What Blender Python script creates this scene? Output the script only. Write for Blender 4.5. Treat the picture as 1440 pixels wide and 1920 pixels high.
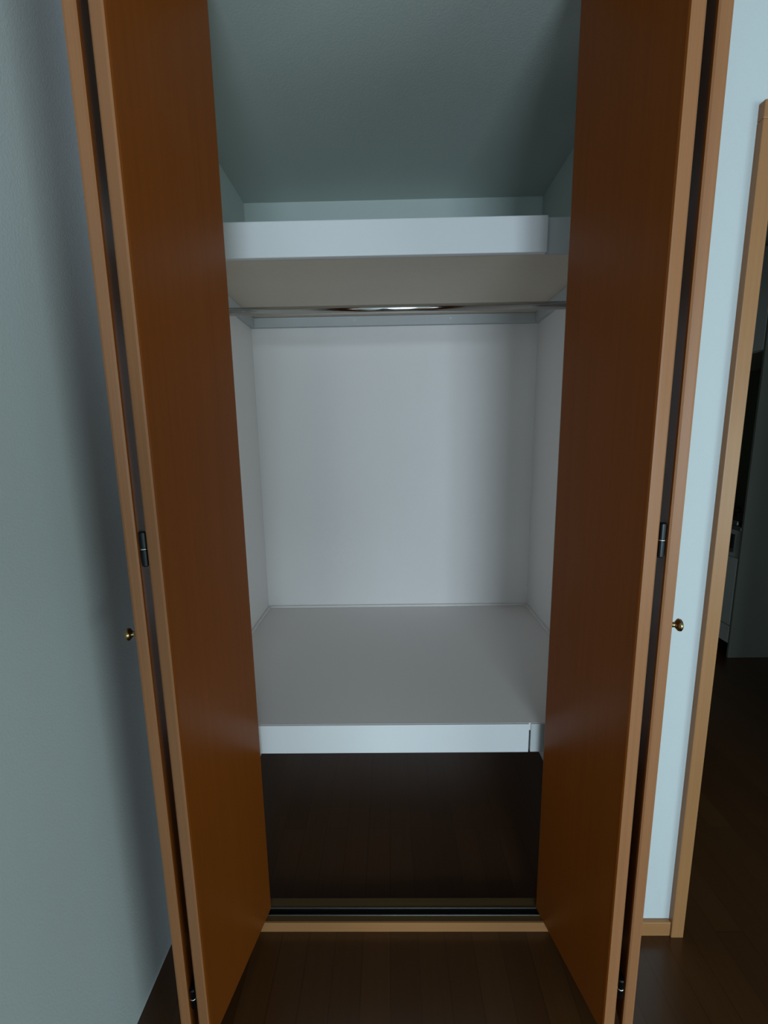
import bpy, bmesh, math
from mathutils import Vector, Matrix

for o in list(bpy.data.objects):
    bpy.data.objects.remove(o, do_unlink=True)
SC = bpy.context.scene
COL = SC.collection
S = 1.38            # one survey unit (camera height) in metres

# ------------------------------------------------------------------ camera
P, ROLL, YAW = 0.167, -0.016, 0.014
cw, sw, cp, sp = math.cos(YAW), math.sin(YAW), math.cos(P), math.sin(P)
right = Vector((cw, sw, 0)); fwd = Vector((-sw*cp, cw*cp, -sp)); up = right.cross(fwd)
cr, sr = math.cos(ROLL), math.sin(ROLL)
Rv = cr*right + sr*up; Uv = -sr*right + cr*up
cam_data = bpy.data.cameras.new('camera'); cam = bpy.data.objects.new('camera', cam_data); COL.objects.link(cam)
M = Matrix((Rv, Uv, -fwd)).transposed().to_4x4()
M.translation = Vector((-0.044*S, -0.743*S, 1.0*S))
cam.matrix_world = M
cam_data.sensor_fit = 'HORIZONTAL'; cam_data.sensor_width = 36.0
cam_data.lens = 820.265*36/1440
cam_data.clip_start = 0.02; cam_data.clip_end = 100
SC.camera = cam

# ------------------------------------------------------------------ light, world, exposure
WIN = dict(x0=-0.30, x1=1.10, z0=0.55, z1=1.90, y=-4.4)      # the balcony window behind the photographer
ld = bpy.data.lights.new('window_daylight', 'AREA'); ld.shape = 'RECTANGLE'
ld.size = WIN['x1']-WIN['x0']; ld.size_y = WIN['z1']-WIN['z0']
ld.energy = 105; ld.color = (0.69, 0.88, 1.0)
lo = bpy.data.objects.new('window_daylight', ld); COL.objects.link(lo)
lo.location = ((WIN['x0']+WIN['x1'])/2, WIN['y']+0.03, (WIN['z0']+WIN['z1'])/2)
lo.rotation_euler = (math.radians(90), 0, 0)      # shines towards +y
FILL_WIN = dict(y0=-4.0, y1=-1.8, z0=0.30, z1=1.50, x=2.9)       # unseen window added in the right-hand wall to brighten the left wall
ld2 = bpy.data.lights.new('added_side_fill', 'AREA'); ld2.shape = 'RECTANGLE'
ld2.size = FILL_WIN['z1']-FILL_WIN['z0']; ld2.size_y = FILL_WIN['y1']-FILL_WIN['y0']
ld2.energy = 50; ld2.color = (0.74, 0.95, 0.92)
lo2 = bpy.data.objects.new('added_side_fill', ld2); COL.objects.link(lo2)
lo2.location = (FILL_WIN['x']-0.03, (FILL_WIN['y0']+FILL_WIN['y1'])/2, (FILL_WIN['z0']+FILL_WIN['z1'])/2)
lo2.rotation_euler = (0, math.radians(90), 0)      # shines towards -x
world = bpy.data.worlds.new('overcast_sky'); SC.world = world; world.use_nodes = True
world.node_tree.nodes['Background'].inputs[0].default_value = (0.62, 0.85, 1.0, 1)
world.node_tree.nodes['Background'].inputs[1].default_value = 1.0
SC.view_settings.view_transform = 'Standard'; SC.view_settings.look = 'None'
SC.view_settings.gamma = 1.0; SC.view_settings.use_curve_mapping = False
SC.view_settings.exposure = -0.04

# ------------------------------------------------------------------ materials
def new_mat(name):
    m = bpy.data.materials.new(name); m.use_nodes = True
    return m, m.node_tree.nodes, m.node_tree.links, m.node_tree.nodes['Principled BSDF']
def paint(name, col, rough=0.6, var=0.03, bump=0.02, scale=120, spec=0.4):
    m, n, l, b = new_mat(name)
    tc = n.new('ShaderNodeTexCoord'); nz = n.new('ShaderNodeTexNoise'); nz.inputs['Scale'].default_value = scale
    nz.inputs['Detail'].default_value = 4
    l.new(tc.outputs['Object'], nz.inputs['Vector'])
    mx = n.new('ShaderNodeMix'); mx.data_type = 'RGBA'
    mx.inputs[6].default_value = (*[c*(1-var) for c in col], 1); mx.inputs[7].default_value = (*[min(1, c*(1+var)) for c in col], 1)
    l.new(nz.outputs['Fac'], mx.inputs[0]); l.new(mx.outputs[2], b.inputs['Base Color'])
    bp = n.new('ShaderNodeBump'); bp.inputs['Strength'].default_value = bump; bp.inputs['Distance'].default_value = 0.002
    l.new(nz.outputs['Fac'], bp.inputs['Height']); l.new(bp.outputs['Normal'], b.inputs['Normal'])
    b.inputs['Roughness'].default_value = rough; b.inputs['Specular IOR Level'].default_value = spec
    return m
def wood(name, dark, light, axis='Z', rough=0.35, fine=55, spec=0.5, bump=0.05):
    m, n, l, b = new_mat(name)
    tc = n.new('ShaderNodeTexCoord'); mp = n.new('ShaderNodeMapping')
    sc = {'X': (0.6, fine, fine), 'Y': (fine, 0.6, fine), 'Z': (fine, fine, 0.6)}[axis]
    mp.inputs['Scale'].default_value = sc
    l.new(tc.outputs['Object'], mp.inputs['Vector'])
    nz = n.new('ShaderNodeTexNoise'); nz.inputs['Scale'].default_value = 1.6; nz.inputs['Detail'].default_value = 8; nz.inputs['Roughness'].default_value = 0.62
    l.new(mp.outputs['Vector'], nz.inputs['Vector'])
    nz2 = n.new('ShaderNodeTexNoise'); nz2.inputs['Scale'].default_value = 3.0; nz2.inputs['Detail'].default_value = 2
    l.new(tc.outputs['Object'], nz2.inputs['Vector'])
    ramp = n.new('ShaderNodeValToRGB'); ramp.color_ramp.elements[0].position = 0.3; ramp.color_ramp.elements[1].position = 0.7
    ramp.color_ramp.elements[0].color = (*dark, 1); ramp.color_ramp.elements[1].color = (*light, 1)
    mt = n.new('ShaderNodeMath'); mt.operation = 'MULTIPLY_ADD'; mt.inputs[1].default_value = 0.25
    sb = n.new('ShaderNodeMath'); sb.operation = 'MULTIPLY_ADD'; sb.inputs[1].default_value = 0.8; sb.inputs[2].default_value = -0.02
    l.new(nz.outputs['Fac'], sb.inputs[0]); l.new(nz2.outputs['Fac'], mt.inputs[0]); l.new(sb.outputs[0], mt.inputs[2])
    l.new(mt.outputs[0], ramp.inputs['Fac']); l.new(ramp.outputs['Color'], b.inputs['Base Color'])
    bp = n.new('ShaderNodeBump'); bp.inputs['Strength'].default_value = bump; bp.inputs['Distance'].default_value = 0.001
    l.new(nz.outputs['Fac'], bp.inputs['Height']); l.new(bp.outputs['Normal'], b.inputs['Normal'])
    b.inputs['Roughness'].default_value = rough; b.inputs['Specular IOR Level'].default_value = spec
    return m
def planks(name, dark, light, rough=0.28, width=0.076, length=0.9, spec=0.5):
    """strip flooring, boards running along y"""
    m, n, l, b = new_mat(name)
    tc = n.new('ShaderNodeTexCoord'); mp = n.new('ShaderNodeMapping'); mp.inputs['Rotation'].default_value = (0, 0, math.radians(90))
    l.new(tc.outputs['Object'], mp.inputs['Vector'])
    br = n.new('ShaderNodeTexBrick'); br.offset = 0.37; br.inputs['Scale'].default_value = 1.0
    br.inputs['Brick Width'].default_value = length; br.inputs['Row Height'].default_value = width
    br.inputs['Mortar Size'].default_value = 0.0012; br.inputs['Mortar Smooth'].default_value = 0.3
    br.inputs['Color1'].default_value = (*dark, 1); br.inputs['Color2'].default_value = (*light, 1)
    br.inputs['Mortar'].default_value = (*[c*0.7 for c in dark], 1)
    l.new(mp.outputs['Vector'], br.inputs['Vector'])
    mp2 = n.new('ShaderNodeMapping'); mp2.inputs['Scale'].default_value = (45, 1.2, 1); l.new(tc.outputs['Object'], mp2.inputs['Vector'])
    nz = n.new('ShaderNodeTexNoise'); nz.inputs['Scale'].default_value = 2; nz.inputs['Detail'].default_value = 6; l.new(mp2.outputs['Vector'], nz.inputs['Vector'])
    mx = n.new('ShaderNodeMix'); mx.data_type = 'RGBA'; mx.blend_type = 'MULTIPLY'; mx.inputs[0].default_value = 0.6
    l.new(br.outputs['Color'], mx.inputs[6]); l.new(nz.outputs['Color'], mx.inputs[7])
    cr_ = n.new('ShaderNodeValToRGB'); cr_.color_ramp.elements[0].color = (0.55, 0.55, 0.55, 1); cr_.color_ramp.elements[1].color = (1, 1, 1, 1)
    l.new(nz.outputs['Fac'], cr_.inputs['Fac']); l.new(cr_.outputs['Color'], mx.inputs[7])
    l.new(mx.outputs[2], b.inputs['Base Color'])
    bp = n.new('ShaderNodeBump'); bp.inputs['Strength'].default_value = 0.08; bp.inputs['Distance'].default_value = 0.0005; bp.invert = True
    l.new(br.outputs['Fac'], bp.inputs['Height']); l.new(bp.outputs['Normal'], b.inputs['Normal'])
    b.inputs['Roughness'].default_value = rough; b.inputs['Specular IOR Level'].default_value = spec
    return m
def metal(name, col, rough):
    m, n, l, b = new_mat(name)
    b.inputs['Base Color'].default_value = (*col, 1); b.inputs['Metallic'].default_value = 1.0
    tc = n.new('ShaderNodeTexCoord'); nz = n.new('ShaderNodeTexNoise'); nz.inputs['Scale'].default_value = 300
    l.new(tc.outputs['Object'], nz.inputs['Vector'])
    mr = n.new('ShaderNodeMapRange'); mr.inputs[3].default_value = rough*0.8; mr.inputs[4].default_value = rough*1.2
    l.new(nz.outputs['Fac'], mr.inputs[0]); l.new(mr.outputs[0], b.inputs['Roughness'])
    return m

MT = dict(
    wall=paint('white_wallpaper', (0.57, 0.61, 0.62), 0.75, 0.02, 0.25, 260, 0.3),
    closet=paint('closet_lining', (0.835, 0.79, 0.775), 0.7, 0.02, 0.2, 260, 0.3),
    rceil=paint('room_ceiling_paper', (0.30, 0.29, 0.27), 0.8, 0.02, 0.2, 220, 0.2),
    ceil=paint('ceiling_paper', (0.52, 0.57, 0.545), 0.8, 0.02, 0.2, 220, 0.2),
    shelf=paint('grey_melamine', (0.78, 0.73, 0.71), 0.6, 0.02, 0.03, 400, 0.3),
    white=paint('white_painted_board', (0.73, 0.72, 0.73), 0.45, 0.01, 0.02, 150, 0.4),
    under=paint('beige_shelf_underside', (0.66, 0.57, 0.47), 0.6, 0.04, 0.05, 60, 0.3),
    ledger=paint('grey_painted_cleat', (0.52, 0.53, 0.53), 0.55, 0.02, 0.03, 150, 0.3),
    door=wood('brown_door_veneer', (0.168, 0.041, 0.0042), (0.202, 0.050, 0.0054), 'Z', 0.33, 60, 0.17, 0.02),
    edge=wood('light_edge_banding', (0.29, 0.120, 0.048), (0.34, 0.145, 0.060), 'Z', 0.45, 90, 0.35, 0.03),
    trim=wood('honey_wood_trim', (0.31, 0.145, 0.055), (0.37, 0.175, 0.068), 'Z', 0.4, 80, 0.45, 0.03),
    trimx=wood('honey_wood_trim_lengthwise', (0.31, 0.145, 0.055), (0.37, 0.175, 0.068), 'X', 0.35, 80, 0.5, 0.03),
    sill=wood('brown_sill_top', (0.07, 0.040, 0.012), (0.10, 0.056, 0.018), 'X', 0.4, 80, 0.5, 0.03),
    floor=planks('dark_strip_flooring', (0.060, 0.023, 0.007), (0.076, 0.030, 0.009)),
    hinge=metal('blackened_steel', (0.03, 0.033, 0.036), 0.35),
    band=metal('bright_hinge_washer', (0.8, 0.78, 0.74), 0.25),
    chrome=metal('chrome', (0.62, 0.60, 0.58), 0.12),
    brass=metal('antique_brass', (0.34, 0.25, 0.12), 0.22),
    alu=metal('aluminium_track', (0.38, 0.39, 0.36), 0.3),
    blackp=paint('black_rubber', (0.012, 0.012, 0.013), 0.5, 0.05, 0.0, 100, 0.4),
    kitchen=paint('kitchen_white_laminate', (0.52, 0.53, 0.48), 0.4, 0.02, 0.02, 80, 0.4),
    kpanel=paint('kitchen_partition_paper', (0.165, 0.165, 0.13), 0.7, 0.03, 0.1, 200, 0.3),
    steel=metal('brushed_steel', (0.5, 0.5, 0.5), 0.35),
    kdark=paint('dark_enamel', (0.02, 0.02, 0.02), 0.25, 0.05, 0.0, 80, 0.5),
    glass=None,
)
gm, gn, gl, gb = new_mat('window_glass'); gb.inputs['Transmission Weight'].default_value = 1.0; gb.inputs['Roughness'].default_value = 0.0
gb.inputs['IOR'].default_value = 1.45; MT['glass'] = gm

# ------------------------------------------------------------------ mesh helpers
def bx(bm, x0, y0, z0, x1, y1, z1, mi=0):
    vs = [bm.verts.new(p) for p in ((x0,y0,z0),(x1,y0,z0),(x1,y1,z0),(x0,y1,z0),(x0,y0,z1),(x1,y0,z1),(x1,y1,z1),(x0,y1,z1))]
    fs = []
    for q in ((0,3,2,1),(4,5,6,7),(0,1,5,4),(1,2,6,5),(2,3,7,6),(3,0,4,7)):
        f = bm.faces.new([vs[i] for i in q]); f.material_index = mi; fs.append(f)
    return fs
def lathe(bm, prof, origin, axis, seg=28):
    """prof: list of (distance along axis, radius)"""
    a = Vector(axis).normalized(); t = a.orthogonal().normalized(); b = a.cross(t)
    o = Vector(origin); rings = []
    for d, r in prof:
        if r < 1e-6: rings.append([bm.verts.new(o+a*d)])
        else: rings.append([bm.verts.new(o+a*d+(t*math.cos(2*math.pi*k/seg)+b*math.sin(2*math.pi*k/seg))*r) for k in range(seg)])
    for r0, r1 in zip(rings, rings[1:]):
        for k in range(seg):
            k2 = (k+1) % seg
            q = [r0[k % len(r0)], r0[k2 % len(r0)], r1[k2 % len(r1)], r1[k % len(r1)]]
            u = []
            for v in q:
                if v not in u: u.append(v)
            if len(u) > 2: bm.faces.new(u)
def obj(name, bm, mats, parent=None, bevel=0.0, smooth=False, loc=None, seg=2):
    bmesh.ops.recalc_face_normals(bm, faces=bm.faces)
    me = bpy.data.meshes.new(name); bm.to_mesh(me); bm.free()
    o = bpy.data.objects.new(name, me); COL.objects.link(o)
    for m in (mats if isinstance(mats, (list, tuple)) else [mats]): me.materials.append(m)
    if parent: o.parent = parent
    if loc: o.location = loc
    if bevel:
        md = o.modifiers.new('bevel', 'BEVEL'); md.width = bevel; md.segments = seg; md.limit_method = 'ANGLE'; md.angle_limit = math.radians(35)
    if smooth or bevel:
        for p in me.polygons: p.use_smooth = smooth
    return o
def box(name, x0, y0, z0, x1, y1, z1, m, parent=None, bevel=0.0):
    bm = bmesh.new(); bx(bm, x0, y0, z0, x1, y1, z1); return obj(name, bm, m, parent, bevel)
def boxes(name, L, m, parent=None, bevel=0.0):
    bm = bmesh.new()
    for b in L: bx(bm, *b)
    return obj(name, bm, m, parent, bevel)
def struct(o): o['kind'] = 'structure'; return o
def thing(name, loc, label, cat, group=None, rz=0):
    o = bpy.data.objects.new(name, None); COL.objects.link(o); o.location = loc; o.rotation_euler = (0, 0, rz)
    o.empty_display_size = 0.05
    o['label'] = label; o['category'] = cat
    if group: o['group'] = group
    return o

# ------------------------------------------------------------------ key measures (metres)
XW = -0.497*S                     # left wall of the room
JL, JR = -0.442*S, 0.392*S        # closet opening between the jambs
ZH = 1.701*S                      # closet opening head
CL, CR, CB = -0.470*S, 0.423*S, 0.699*S    # closet inside: left, right, back
CZ = 1.701*S                      # closet ceiling
TH = 0.10                         # front wall thickness... the partition between room and closet / kitchen
DX0, DX1, DZ = 0.5335*S, 0.5335*S+0.80, 1.452*S   # kitchen doorway clear opening
RX, RY, RZ = 2.9, WIN['y'], 2.40
KX, KY = 2.027, 1.533             # kitchen counter front plane / end wall plane

# ------------------------------------------------------------------ shell
struct(box('floor', XW-0.1, RY-0.1, -0.05, 4.0, 3.4, 0.0, MT['floor']))
struct(boxes('ceiling', [(XW-0.1, RY-0.1, RZ, 4.0, TH, RZ+0.06), (CR+0.06, TH, RZ, 4.0, 3.4, RZ+0.06)], MT['rceil']))
struct(box('wall_left', XW-0.1, RY-0.1, 0, XW, 0.0, RZ, MT['wall']))
V = FILL_WIN
struct(boxes('wall_right', [(RX, RY-0.1, 0, RX+0.1, V['y0'], RZ), (RX, V['y1'], 0, RX+0.1, 0.0, RZ), (RX, V['y0'], 0, RX+0.1, V['y1'], V['z0']), (RX, V['y0'], V['z1'], RX+0.1, V['y1'], RZ)], MT['wall']))
struct(boxes('added_side_window', [(RX+0.02, V['y0'], V['z0'], RX+0.08, V['y0']+0.04, V['z1']), (RX+0.02, V['y1']-0.04, V['z0'], RX+0.08, V['y1'], V['z1']),
                          (RX+0.02, V['y0'], V['z0'], RX+0.08, V['y1'], V['z0']+0.04), (RX+0.02, V['y0'], V['z1']-0.04, RX+0.08, V['y1'], V['z1'])], MT['alu']))  # frame around the added fill light, out of view
W = WIN
struct(boxes('wall_rear', [(XW, RY-0.1, 0, W['x0'], RY, RZ), (W['x1'], RY-0.1, 0, RX, RY, RZ), (W['x0'], RY-0.1, W['z1'], W['x1'], RY, RZ), (W['x0'], RY-0.1, 0, W['x1'], RY, W['z0'])], MT['wall']))
# wall with the closet opening and the kitchen doorway
struct(boxes('wall_front', [(XW-0.1, 0, 0, JL-0.012, TH, RZ), (JL-0.012, 0, ZH+0.012, JR+0.012, TH, RZ),
                            (JR+0.012, 0, 0, DX0-0.004, TH, RZ), (DX0-0.004, 0, DZ+0.004, DX1+0.004, TH, RZ), (DX1+0.004, 0, 0, RX+0.1, TH, RZ)], MT['wall']))
# closet lining
ZU = 1.40*S                      # above this height the closet walls take the closet ceiling's darker colour
struct(box('wall_closet_left', CL-0.06, TH, 0, CL, CB+0.06, ZU, MT['closet']))
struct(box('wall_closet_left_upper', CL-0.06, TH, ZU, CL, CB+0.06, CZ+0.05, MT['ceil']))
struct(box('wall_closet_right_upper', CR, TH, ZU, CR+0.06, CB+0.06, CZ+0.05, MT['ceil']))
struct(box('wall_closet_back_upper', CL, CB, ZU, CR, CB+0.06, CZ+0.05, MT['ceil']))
struct(box('wall_closet_right', CR, TH, 0, CR+0.06, CB+0.06, ZU, MT['closet']))
struct(box('wall_closet_back', CL, CB, 0, CR, CB+0.06, ZU, MT['closet']))
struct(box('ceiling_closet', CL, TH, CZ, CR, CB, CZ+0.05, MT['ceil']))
# closet frame: jambs + head as one built-in trim, baseboard and door casing
struct(boxes('trim_1', [(JL-0.022, -0.008, 0, JL, TH, ZH), (JR, -0.008, 0, JR+0.022, TH, ZH), (JL-0.022, -0.008, ZH, JR+0.022, TH, ZH+0.022)], MT['trim'], None, 0.0015))
struct(box('baseboard_front', JR+0.022, -0.012, 0, 0.509*S, 0, 0.046, MT['trimx'], None, 0.003))
struct(box('baseboard_front_right', DX1+0.034, -0.012, 0, RX, 0, 0.046, MT['trimx'], None, 0.003))
# kitchen doorway frame, door_1
c0, c1 = 0.509*S, 0.5335*S
struct(boxes('door_1', [(c0, -0.016, 0, c1, TH+0.012, DZ), (DX1, -0.016, 0, DX1+0.034, TH+0.012, DZ), (c0, -0.016, DZ, DX1+0.034, TH+0.012, 1.477*S)], MT['trim'], None, 0.002))
# window behind the camera
struct(boxes('window_1', [(W['x0'], RY-0.09, W['z0'], W['x0']+0.04, RY-0.02, W['z1']), (W['x1']-0.04, RY-0.09, W['z0'], W['x1'], RY-0.02, W['z1']),
                          (W['x0'], RY-0.09, W['z0'], W['x1'], RY-0.02, W['z0']+0.05), (W['x0'], RY-0.09, W['z1']-0.04, W['x1'], RY-0.02, W['z1'])], MT['alu']))
# kitchen beyond the doorway
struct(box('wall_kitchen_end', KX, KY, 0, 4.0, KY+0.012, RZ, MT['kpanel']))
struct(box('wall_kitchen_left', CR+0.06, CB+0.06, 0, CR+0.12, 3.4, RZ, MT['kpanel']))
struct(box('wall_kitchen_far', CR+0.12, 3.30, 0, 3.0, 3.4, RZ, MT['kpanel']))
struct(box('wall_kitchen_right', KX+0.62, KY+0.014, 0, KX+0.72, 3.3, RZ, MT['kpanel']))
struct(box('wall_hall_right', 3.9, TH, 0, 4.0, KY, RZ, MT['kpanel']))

# sill of the closet opening: grooved honey wood strip (structure)
bm = bmesh.new()
zt = 0.022*S
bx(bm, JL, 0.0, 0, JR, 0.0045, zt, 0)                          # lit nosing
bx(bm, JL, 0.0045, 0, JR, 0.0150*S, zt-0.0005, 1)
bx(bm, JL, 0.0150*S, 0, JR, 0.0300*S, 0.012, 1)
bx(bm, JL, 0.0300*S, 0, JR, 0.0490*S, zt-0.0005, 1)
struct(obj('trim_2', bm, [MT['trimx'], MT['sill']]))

# ------------------------------------------------------------------ door track in the sill
t = thing('door_track', (0, 0.0215*S, 0.012), 'thin dark metal guide track set in the groove of the closet sill', 'track')
bm = bmesh.new(); L0, L1 = JL+0.001, JR-0.001; yh = 0.0070*S
bx(bm, L0, -yh, 0, L1, yh, 0.0015)
obj('track_bed', bm, MT['blackp'], t)
for s in (-1, 1):
    bm = bmesh.new(); bx(bm, L0, s*yh-0.0012, 0.0015, L1, s*yh+0.0012, zt-0.012+0.001)
    obj('track_lip', bm, MT['alu'], t, 0.0005)

# ------------------------------------------------------------------ shelves
ys, zl, zlb = 0.060*S, 0.426*S, 0.363*S
t = thing('lower_shelf', (0, 0, zlb), 'deep grey lower closet shelf with white front board, above the dark closet floor', 'shelf')
def rel(o, p): o.location = Vector(o.location) - p.location; return o
zo = -zlb
bm = bmesh.new(); bx(bm, CL+0.001, TH+0.002, zl-0.022+zo, CR-0.001, CB-0.001, zl+zo)
bx(bm, JL+0.001, ys+0.006, zl-0.022+zo, JR-0.001, TH+0.002, zl+zo)
obj('shelf_board', bm, MT['shelf'], t)
fx = 0.2334*S
obj_f = box('front_board', JL+0.001, ys, zlb+zo, fx-0.0025, ys+0.0245, zl-0.0005+zo, MT['white'], t, 0.0012)
box('end_filler', fx+0.0025, ys+0.001, zlb+zo, JR-0.001, ys+0.0245, zl-0.0005+zo, MT['ledger'], t, 0.0012)
# quarter-round bead along the walls
def bead(name, pts, r, m, parent):
    bm = bmesh.new()
    for a, b in pts:
        a, b = Vector(a), Vector(b); d = (b-a).normalized(); 
        lathe(bm, [(0, 0), (0, r), ((b-a).length, r), ((b-a).length, 0)], a, d, 12)
    return obj(name, bm, m, parent, 0, True)
zb = zl+zo
def strip(name, x0, y0, x1, y1, h, m, parent, z):
    return box(name, x0, y0, z, x1, y1, z+h, m, parent, 0.002)
strip('edge_bead', CL, TH+0.002, CL+0.012, CB, 0.010, MT['shelf'], t, zb)
strip('edge_bead', CR-0.012, TH+0.002, CR, CB, 0.010, MT['shelf'], t, zb)
strip('edge_bead', CL+0.012, CB-0.012, CR-0.012, CB, 0.010, MT['shelf'], t, zb)
box('support_cleat', CL+0.001, CB-0.030, zl-0.062+zo, CR-0.001, CB-0.001, zl-0.022+zo, MT['ledger'], t)

yu, zub, zut = 0.234*S, 1.372*S, 1.4412*S
t = thing('upper_shelf', (0, 0, 1.344*S), 'shallow upper closet shelf with tall white front board and beige underside, over the rod', 'shelf')
zo = -1.344*S
box('shelf_board', CL+0.001, yu+0.020, zub+0.001+zo, CR-0.001, CB-0.001, zub+0.024+zo, MT['under'], t)
box('top_lining', CL+0.001, yu+0.020, zub+0.024+zo, CR-0.001, CB-0.001, zub+0.028+zo, MT['under'], t)
ux = 0.286*S
box('front_board', CL+0.001, yu, zub+zo, ux, yu+0.020, zut+zo, MT['white'], t, 0.003)
box('end_filler', ux+0.001, yu+0.014, zub+zo, CR-0.001, yu+0.026, zut-0.0005+zo, MT['ledger'], t, 0.001)
box('support_cleat', CL+0.001, CB-0.022, zo+1.344*S, CR-0.001, CB-0.001, zub+zo, MT['ledger'], t, 0.001)['label'] = 'grey back cleat with two pale screw heads'
for s, x in ((1, CL+0.001), (-1, CR-0.001)):
    x2 = x+s*0.018
    box('support_cleat', min(x, x2), yu+0.022, zo+1.344*S, max(x, x2), CB-0.0225, zub+zo, MT['ledger'], t, 0.001)
for px in (-0.145, 0.150):
    bm = bmesh.new(); lathe(bm, [(0, 0), (0, 0.005), (0.0015, 0.0045), (0.002, 0)], (px*S-0.0, CB-0.0215, zo+1.3600*S), (0, -1, 0), 16)
    obj('screw_head', bm, MT['white'], t, 0, True)

# ------------------------------------------------------------------ clothes rod
yr, zr = 0.345*S, 1.2985*S
t = thing('hanging_rod', (0, yr, zr), 'long chrome clothes rod fixed side to side below the upper shelf', 'rod')
bm = bmesh.new(); lathe(bm, [(0, 0), (0, 0.0125), (CR-CL-0.018, 0.0125), (CR-CL-0.018, 0)], (CL+0.009, 0, 0), (1, 0, 0), 40)
obj('rod', bm, MT['chrome'], t, 0, True)
for s, x in ((1, CL+0.001), (-1, CR-0.001)):
    bm = bmesh.new(); lathe(bm, [(0, 0), (0, 0.027), (0.004, 0.027), (0.006, 0.019), (0.018, 0.0175), (0.018, 0.0126)], (x, 0, 0), (s, 0, 0), 32)
    obj('rod_flange', bm, MT['chrome'], t, 0, True)

# ------------------------------------------------------------------ bifold doors
T = 0.0215*S; PW = 0.207*S; ZB, ZT = 0.020*S+0.003, 1.693*S
def panel(name, F, B, parent, ztop=ZT):
    """F: (near,far) front-face corners; B: (near,far) back-face corners, room coordinates in plan"""
    bm = bmesh.new()
    near_f, far_f = F; near_b, far_b = B
    o = parent.location
    ring = [near_f, far_f, far_b, near_b]
    lo_ = [bm.verts.new((p[0]-o.x, p[1]-o.y, ZB-o.z)) for p in ring]
    hi_ = [bm.verts.new((p[0]-o.x, p[1]-o.y, ztop-o.z)) for p in ring]
    for k in range(4):
        k2 = (k+1) % 4
        f = bm.faces.new([lo_[k], lo_[k2], hi_[k2], hi_[k]])
        f.material_index = 1 if k in (1, 3) else 0
    for ff in (bm.faces.new(lo_), bm.faces.new(hi_)): ff.material_index = 1
    return obj(name, bm, [MT['door'], MT['edge']], parent, 0.005)
def build_bifold(side, label, lead_near, lead_far, piv_near_x, piv_near_y, jamb_y):
    """side -1: left pair, +1: right pair. plan points in survey units"""
    ln, lf = Vector(lead_near)*S, Vector(lead_far)*S
    d = (lf-ln).normalized(); n = Vector((-d.y, d.x)) if side < 0 else Vector((d.y, -d.x))   # towards the back face (away from centre)
    if n.x*side < 0: n = -n
    root = thing('bifold_door', ((ln.x+lf.x)/2+side*0.03, (ln.y+lf.y)/2, ZB), label, 'folding door', 'the two folded closet doors')
    tt = T if side < 0 else T*1.02
    lead = panel('door_panel', (ln, lf), (ln+n*tt, lf+n*tt), root); lead.name = 'leading_panel'
    pb = Vector((piv_near_x, piv_near_y))*S; pe = pb+Vector((-d.x, d.y))*((lf-ln).length); q = Vector((-n.x, n.y))*0.0170*S
    q = Vector((abs(n.x)*side, -abs(n.y)))*0.0170*S
    piv = panel('door_panel', (pb+q, pe+q), (pb, pe), root); piv.name = 'pivot_panel'
    # hinges between the two panels, at the fold
    bc = (ln+n*tt+pb)/2
    g = abs((ln+n*tt).x-pb.x)
    for hz, hl in ((1.185, 0.066), (0.150, 0.050), (2.12, 0.066)):
        hx, hy = bc.x-root.location.x, max((ln+n*tt).y, pb.y)+0.006-root.location.y
        r = g*0.48
        bm = bmesh.new(); z0 = hz-hl/2-ZB
        prof = [(0, 0), (0, r*0.7), (0.002, r), (hl*0.46, r), (hl*0.47, r*0.86), (hl*0.53, r*0.86), (hl*0.54, r), (hl-0.002, r), (hl, r*0.7), (hl, 0)]
        lathe(bm, prof, (hx, hy, z0), (0, 0, 1), 20)
        bx(bm, hx-g*0.5, hy+0.003, z0+0.004, hx-g*0.5+0.0015, hy+0.045, z0+hl-0.004)
        bx(bm, hx+g*0.5-0.0015, hy+0.003, z0+0.004, hx+g*0.5, hy+0.045, z0+hl-0.004)
        h = obj('hinge', bm, MT['hinge'], root)
        for p in h.data.polygons: p.use_smooth = False
        bm = bmesh.new(); lathe(bm, [(0, 0), (0, r*1.04), (0.0022, r*1.04), (0.0022, 0)], (hx, hy, z0+hl*0.485), (0, 0, 1), 20)
        obj('hinge_washer', bm, MT['band'], h, 0, True)
    # round knob on the outer face of the pivot panel
    cq = pb+q; pd = (pe-pb).normalized(); nq = q.normalized()
    kb_ = cq+pd*0.016*S
    kx, ky, kz = kb_.x-root.location.x, kb_.y-root.location.y, 0.735*S-ZB
    bm = bmesh.new()
    prof = [(0, 0), (0, 0.010), (0.0015, 0.010), (0.003, 0.0062), (0.010, 0.0050), (0.0130, 0.0080), (0.0160, 0.0118), (0.0185, 0.0125), (0.0205, 0.0120), (0.0225, 0.0095), (0.0238, 0.005), (0.0242, 0)]
    lathe(bm, prof, (kx, ky, kz), (nq.x, nq.y, 0), 32)
    kn = obj('knob', bm, MT['brass'], root, 0, True)
    return root
build_bifold(-1, 'folded brown wooden closet door on the left, beside the left wall', (-0.3480, -0.185), (-0.3060, 0.0290), -0.3790, -0.182, 0.030)
build_bifold(+1, 'folded brown wooden closet door on the right, beside the narrow white wall strip', (0.2950, -0.172), (0.2494, 0.0290), 0.3265, -0.168, 0.030)

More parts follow.
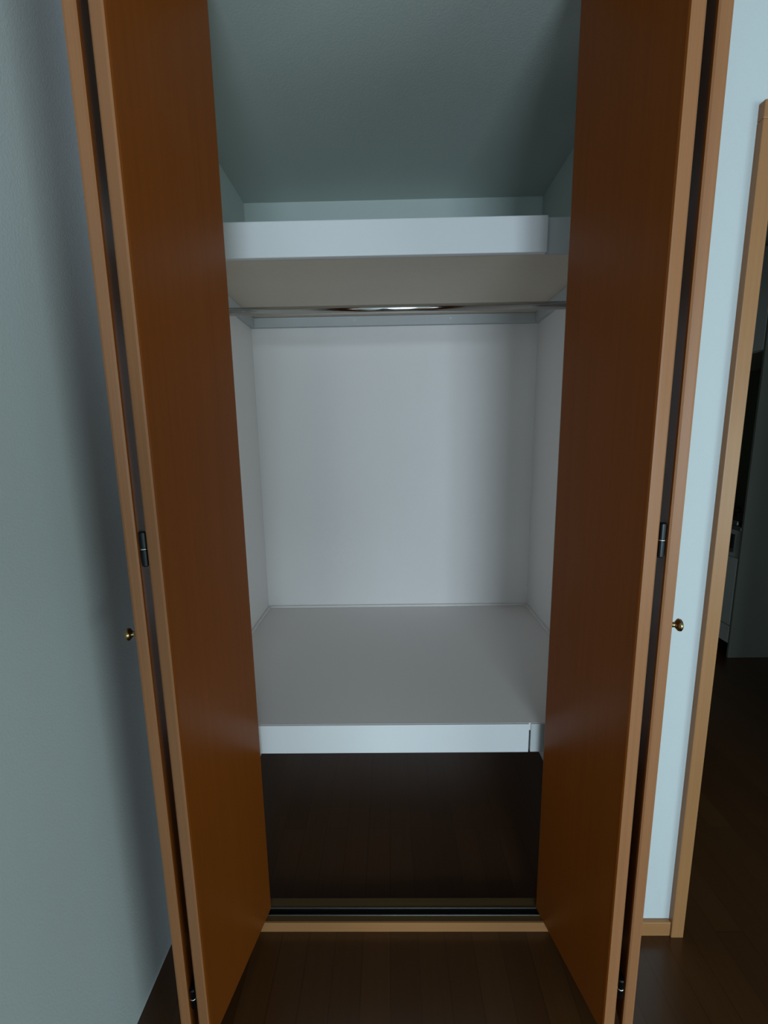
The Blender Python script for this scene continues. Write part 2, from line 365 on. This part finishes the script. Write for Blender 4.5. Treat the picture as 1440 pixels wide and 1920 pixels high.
# ------------------------------------------------------------------ kitchen seen through the doorway
y0, y1 = KY+0.014, 3.298
t = thing('kitchen_counter', (KX+0.3, 2.4, 0), 'dim kitchen base cabinet run with steel top, seen through the doorway', 'kitchen counter')
ox, oy = KX+0.3, 2.4
def kb(name, x0, ya, z0, x1, yb, z1, m, parent, bevel=0.0): return box(name, x0-ox, ya-oy, z0, x1-ox, yb-oy, z1, m, parent, bevel)
y1 = 3.298
kb('cabinet_body', KX+0.02, y0, 0.085, KX+0.615, y1, 0.80, MT['kitchen'], t)
kb('toe_kick', KX+0.06, y0, 0.0, KX+0.60, y1, 0.085, MT['kdark'], t)
kb('worktop', KX-0.004, y0, 0.80, KX+0.615, y1, 0.822, MT['steel'], t, 0.003)
for k in range(3):
    ya = y0+0.60+(k-1)*0.36 if k else y0+0.004
    yb = ya+0.590 if k == 0 else ya+0.345
    if k: ya += 0.0; 
    d = kb('cabinet_door', KX+0.001, ya, 0.205 if k == 0 else 0.09, KX+0.019, yb, 0.630 if k == 0 else 0.795, MT['kitchen'], t, 0.002)
d = kb('drawer_front', KX+0.001, y0+0.004, 0.09, KX+0.019, y0+0.594, 0.198, MT['kitchen'], t, 0.002)
t2 = thing('grill_oven', (KX+0.3, 1.875, 0.66), 'black fish grill front built in under the kitchen worktop', 'oven')
box('grill_front', -0.3-0.012, -0.29, 0.026, -0.302, 0.29, 0.114, MT['kdark'], t2, 0.002)
box('grill_panel', -0.304, -0.29, 0.0, -0.3025, 0.29, 0.024, MT['steel'], t2)
bm = bmesh.new(); lathe(bm, [(0, 0), (0, 0.006), (0.4, 0.006), (0.4, 0)], (-0.330, -0.2, 0.10), (0, 1, 0), 12)
obj('handle', bm, MT['steel'], t2, 0, True)
t3 = thing('gas_stove', (KX+0.28, 1.875, 0.822), 'small dark gas stove standing on the kitchen worktop', 'stove')
box('stove_body', -0.27, -0.28, 0.0, 0.24, 0.28, 0.03, MT['steel'], t3, 0.006)
for dy in (-0.14, 0.14):
    bm = bmesh.new()
    lathe(bm, [(0, 0), (0, 0.05), (0.012, 0.045), (0.014, 0)], (-0.05, dy, 0.03), (0, 0, 1), 24)
    obj('burner', bm, MT['kdark'], t3, 0, True)
    for a in range(4):
        bm = bmesh.new(); c, s = math.cos(a*math.pi/2+0.78), math.sin(a*math.pi/2+0.78)
        p0, p1 = Vector((-0.05+0.045*c, dy+0.045*s, 0.05)), Vector((-0.05+0.10*c, dy+0.10*s, 0.05))
        lathe(bm, [(0, 0), (0, 0.004), ((p1-p0).length, 0.004), ((p1-p0).length, 0)], p0, p1-p0, 8)
        lathe(bm, [(0, 0), (0, 0.004), (0.022, 0.004), (0.022, 0)], p1-Vector((0, 0, 0.021)), (0, 0, 1), 8)
        obj('pan_support', bm, MT['kdark'], t3, 0, True)
t4 = thing('wall_cupboard', (KX+0.3, 2.4, 1.83), 'pale kitchen wall cupboard high above the stove, in the dark beyond the doorway', 'cupboard')
box('cupboard_body', -0.28, y0-2.4, 0, 0.315, y1-2.4, RZ-1.83-0.002, MT['kitchen'], t4)
box('cupboard_door', -0.30, y0-2.4+0.004, 0.003, -0.281, y0-2.4+0.60, RZ-1.83-0.01, MT['kitchen'], t4, 0.002)
box('cupboard_door', -0.30, y0-2.4+0.606, 0.003, -0.281, y0-2.4+1.20, RZ-1.83-0.01, MT['kitchen'], t4, 0.002)

# ------------------------------------------------------------------ the photographer, standing behind the camera
def skin(name, verts, edges, m, parent, root=0, sub=2):
    me = bpy.data.meshes.new(name)
    me.from_pydata([v[:3] for v in verts], edges, [])
    o = bpy.data.objects.new(name, me); COL.objects.link(o); me.materials.append(m); o.parent = parent
    sk = o.modifiers.new('skin', 'SKIN'); sk.use_smooth_shade = True
    for k, v in enumerate(verts):
        sv = me.skin_vertices[0].data[k]; r = v[3]; sv.radius = (r if not isinstance(r, tuple) else r[0], r if not isinstance(r, tuple) else r[1]); sv.use_root = (k == root)
    o.modifiers.new('sub', 'SUBSURF').levels = sub; o.modifiers['sub'].render_levels = sub
    return o
MT['skin'] = paint('skin', (0.55, 0.36, 0.27), 0.5, 0.03, 0.02, 200, 0.4)
MT['cloth'] = paint('charcoal_knit', (0.035, 0.037, 0.042), 0.9, 0.1, 0.3, 400, 0.2)
MT['denim'] = paint('dark_denim', (0.02, 0.028, 0.05), 0.9, 0.15, 0.3, 500, 0.2)
MT['hair'] = paint('black_hair', (0.012, 0.010, 0.009), 0.5, 0.2, 0.3, 300, 0.4)
PX, PY = -0.34, -1.60
person = thing('person', (PX, PY, 0), 'person in charcoal sweater and dark jeans standing and holding up a phone with both hands', 'person')
V_ = [(0,0,0.92,(.155,.105)),(0,-.01,1.08,(.135,.095)),(0,-.01,1.24,(.155,.105)),(0,-.01,1.37,(.15,.09)),(0,0,1.45,.055),(0,.015,1.51,.056),(0,.03,1.57,.060),(0,.03,1.63,.055)]
E_ = [(0,1),(1,2),(2,3),(3,4),(4,5),(5,6),(6,7)]
for sx in (-1, 1):
    b0 = len(V_)
    V_ += [(sx*.10,0,.84,.085),(sx*.11,.01,.48,.058),(sx*.115,-.015,.09,.040),(sx*.12,.06,.035,.036),(sx*.125,.15,.025,.028)]
    E_ += [(0,b0),(b0,b0+1),(b0+1,b0+2),(b0+2,b0+3),(b0+3,b0+4)]
    a0 = len(V_)
    hx = 0.214 if sx < 0 else 0.356                # hands meet at the phone, to the person's right of centre
    V_ += [(sx*.165,-.01,1.36,.050),(sx*.22,.10,1.14,.042),(hx+0.02*sx,.39,1.27,.027),(hx,.455,1.30,.028)]
    E_ += [(3,a0),(a0,a0+1),(a0+1,a0+2),(a0+2,a0+3)]
body = skin('body', V_, E_, MT['skin'], person)
sw_ = skin('sweater', [(0,0,1.08,(.158,.115)),(0,0,0.80,(.184,.134)),(0,-.01,1.24,(.172,.122)),(0,-.01,1.375,(.165,.105)),(0,0,1.44,.064)]
     + [q for sx, hx in ((-1,.214),(1,.356)) for q in ((sx*.17,-.01,1.36,.064),(sx*.225,.10,1.14,.054),(hx+0.02*sx,.38,1.266,.037))],
     [(0,1),(0,2),(2,3),(3,4),(3,5),(5,6),(6,7),(3,8),(8,9),(9,10)], MT['cloth'], person)
tr = skin('trousers', [(0,0,0.92,(.165,.118))]+[q for sx in (-1,1) for q in ((sx*.10,0,.80,.100),(sx*.11,.01,.48,.074),(sx*.115,-.012,.07,.062))]+[(0,0,1.08,(.150,.108))],
     [(0,1),(1,2),(2,3),(0,4),(4,5),(5,6),(0,7)], MT['denim'], person)
def ellipsoid(name, c, r, m, parent, cut=None, power=1.0):
    bm = bmesh.new(); bmesh.ops.create_uvsphere(bm, u_segments=32, v_segments=20, radius=1.0)
    if cut:
        bmesh.ops.delete(bm, geom=[v for v in bm.verts if not cut(v.co)], context='VERTS')
    for v in bm.verts:
        taper = 1.0-0.16*max(0, -v.co.z)          # narrower at the chin
        v.co = Vector((c[0]+v.co.x*r[0]*taper, c[1]+v.co.y*r[1]*taper, c[2]+v.co.z*r[2]))
    o = obj(name, bm, m, parent, 0, True)
    return o
ellipsoid('head', (0, .03, 1.60), (.076, .094, .112), MT['skin'], person)
h_ = ellipsoid('hair', (0, .022, 1.612), (.084, .100, .112), MT['hair'], person, lambda c: c.z > 0.35 or (c.y < 0.15 and c.z > -0.55))
md = h_.modifiers.new('thickness', 'SOLIDIFY'); md.thickness = 0.008; md.offset = -1
ellipsoid('nose', (0, .126, 1.588), (.012, .016, .022), MT['skin'], person)
ellipsoid('mouth', (0, .113, 1.548), (.022, .007, .006), MT['skin'], person)
for sx in (-1, 1):
    ellipsoid('ear', (sx*.078, .028, 1.592), (.008, .018, .030), MT['skin'], person)
    ellipsoid('eye', (sx*.030, .112, 1.606), (.012, .008, .007), MT['kdark'], person)
    skin('sock', [(sx*.115,-.012,.10,.048),(sx*.12,.05,.045,.044),(sx*.125,.15,.038,.037)], [(0,1),(1,2)], MT['cloth'], person)
for sx, hx in ((-1, .214), (1, .356)):             # palm, four fingers and a thumb closing on the phone's sides
    for k in range(4):
        z = 1.335-0.021*k; ln_ = (0.030, 0.036, 0.033, 0.026)[k]; d_ = -sx
        skin('finger', [(hx,.450,z-0.006,.0095),(hx+d_*ln_*0.15,.490,z,.0085),(hx+d_*(ln_*0.15+0.006),.518,z+.001,.0075),(hx+d_*(ln_*0.15+0.012),.534,z+.001,.0065)], [(0,1),(1,2),(2,3)], MT['skin'], person, 0, 1)
    skin('thumb', [(hx,.450,1.285,.011),(hx+(-sx)*.012,.478,1.272,.010),(hx+(-sx)*.022,.500,1.266,.0085)], [(0,1),(1,2)], MT['skin'], person, 0, 1)
ph = thing('smartphone', (-0.055, -1.056, 1.325), 'black phone held up in both hands in front of the closet', 'phone')
ph.rotation_euler = (-P, 0, 0)
box('phone_body', -0.037, -0.004, -0.08, 0.037, 0.004, 0.08, MT['kdark'], ph, 0.003)
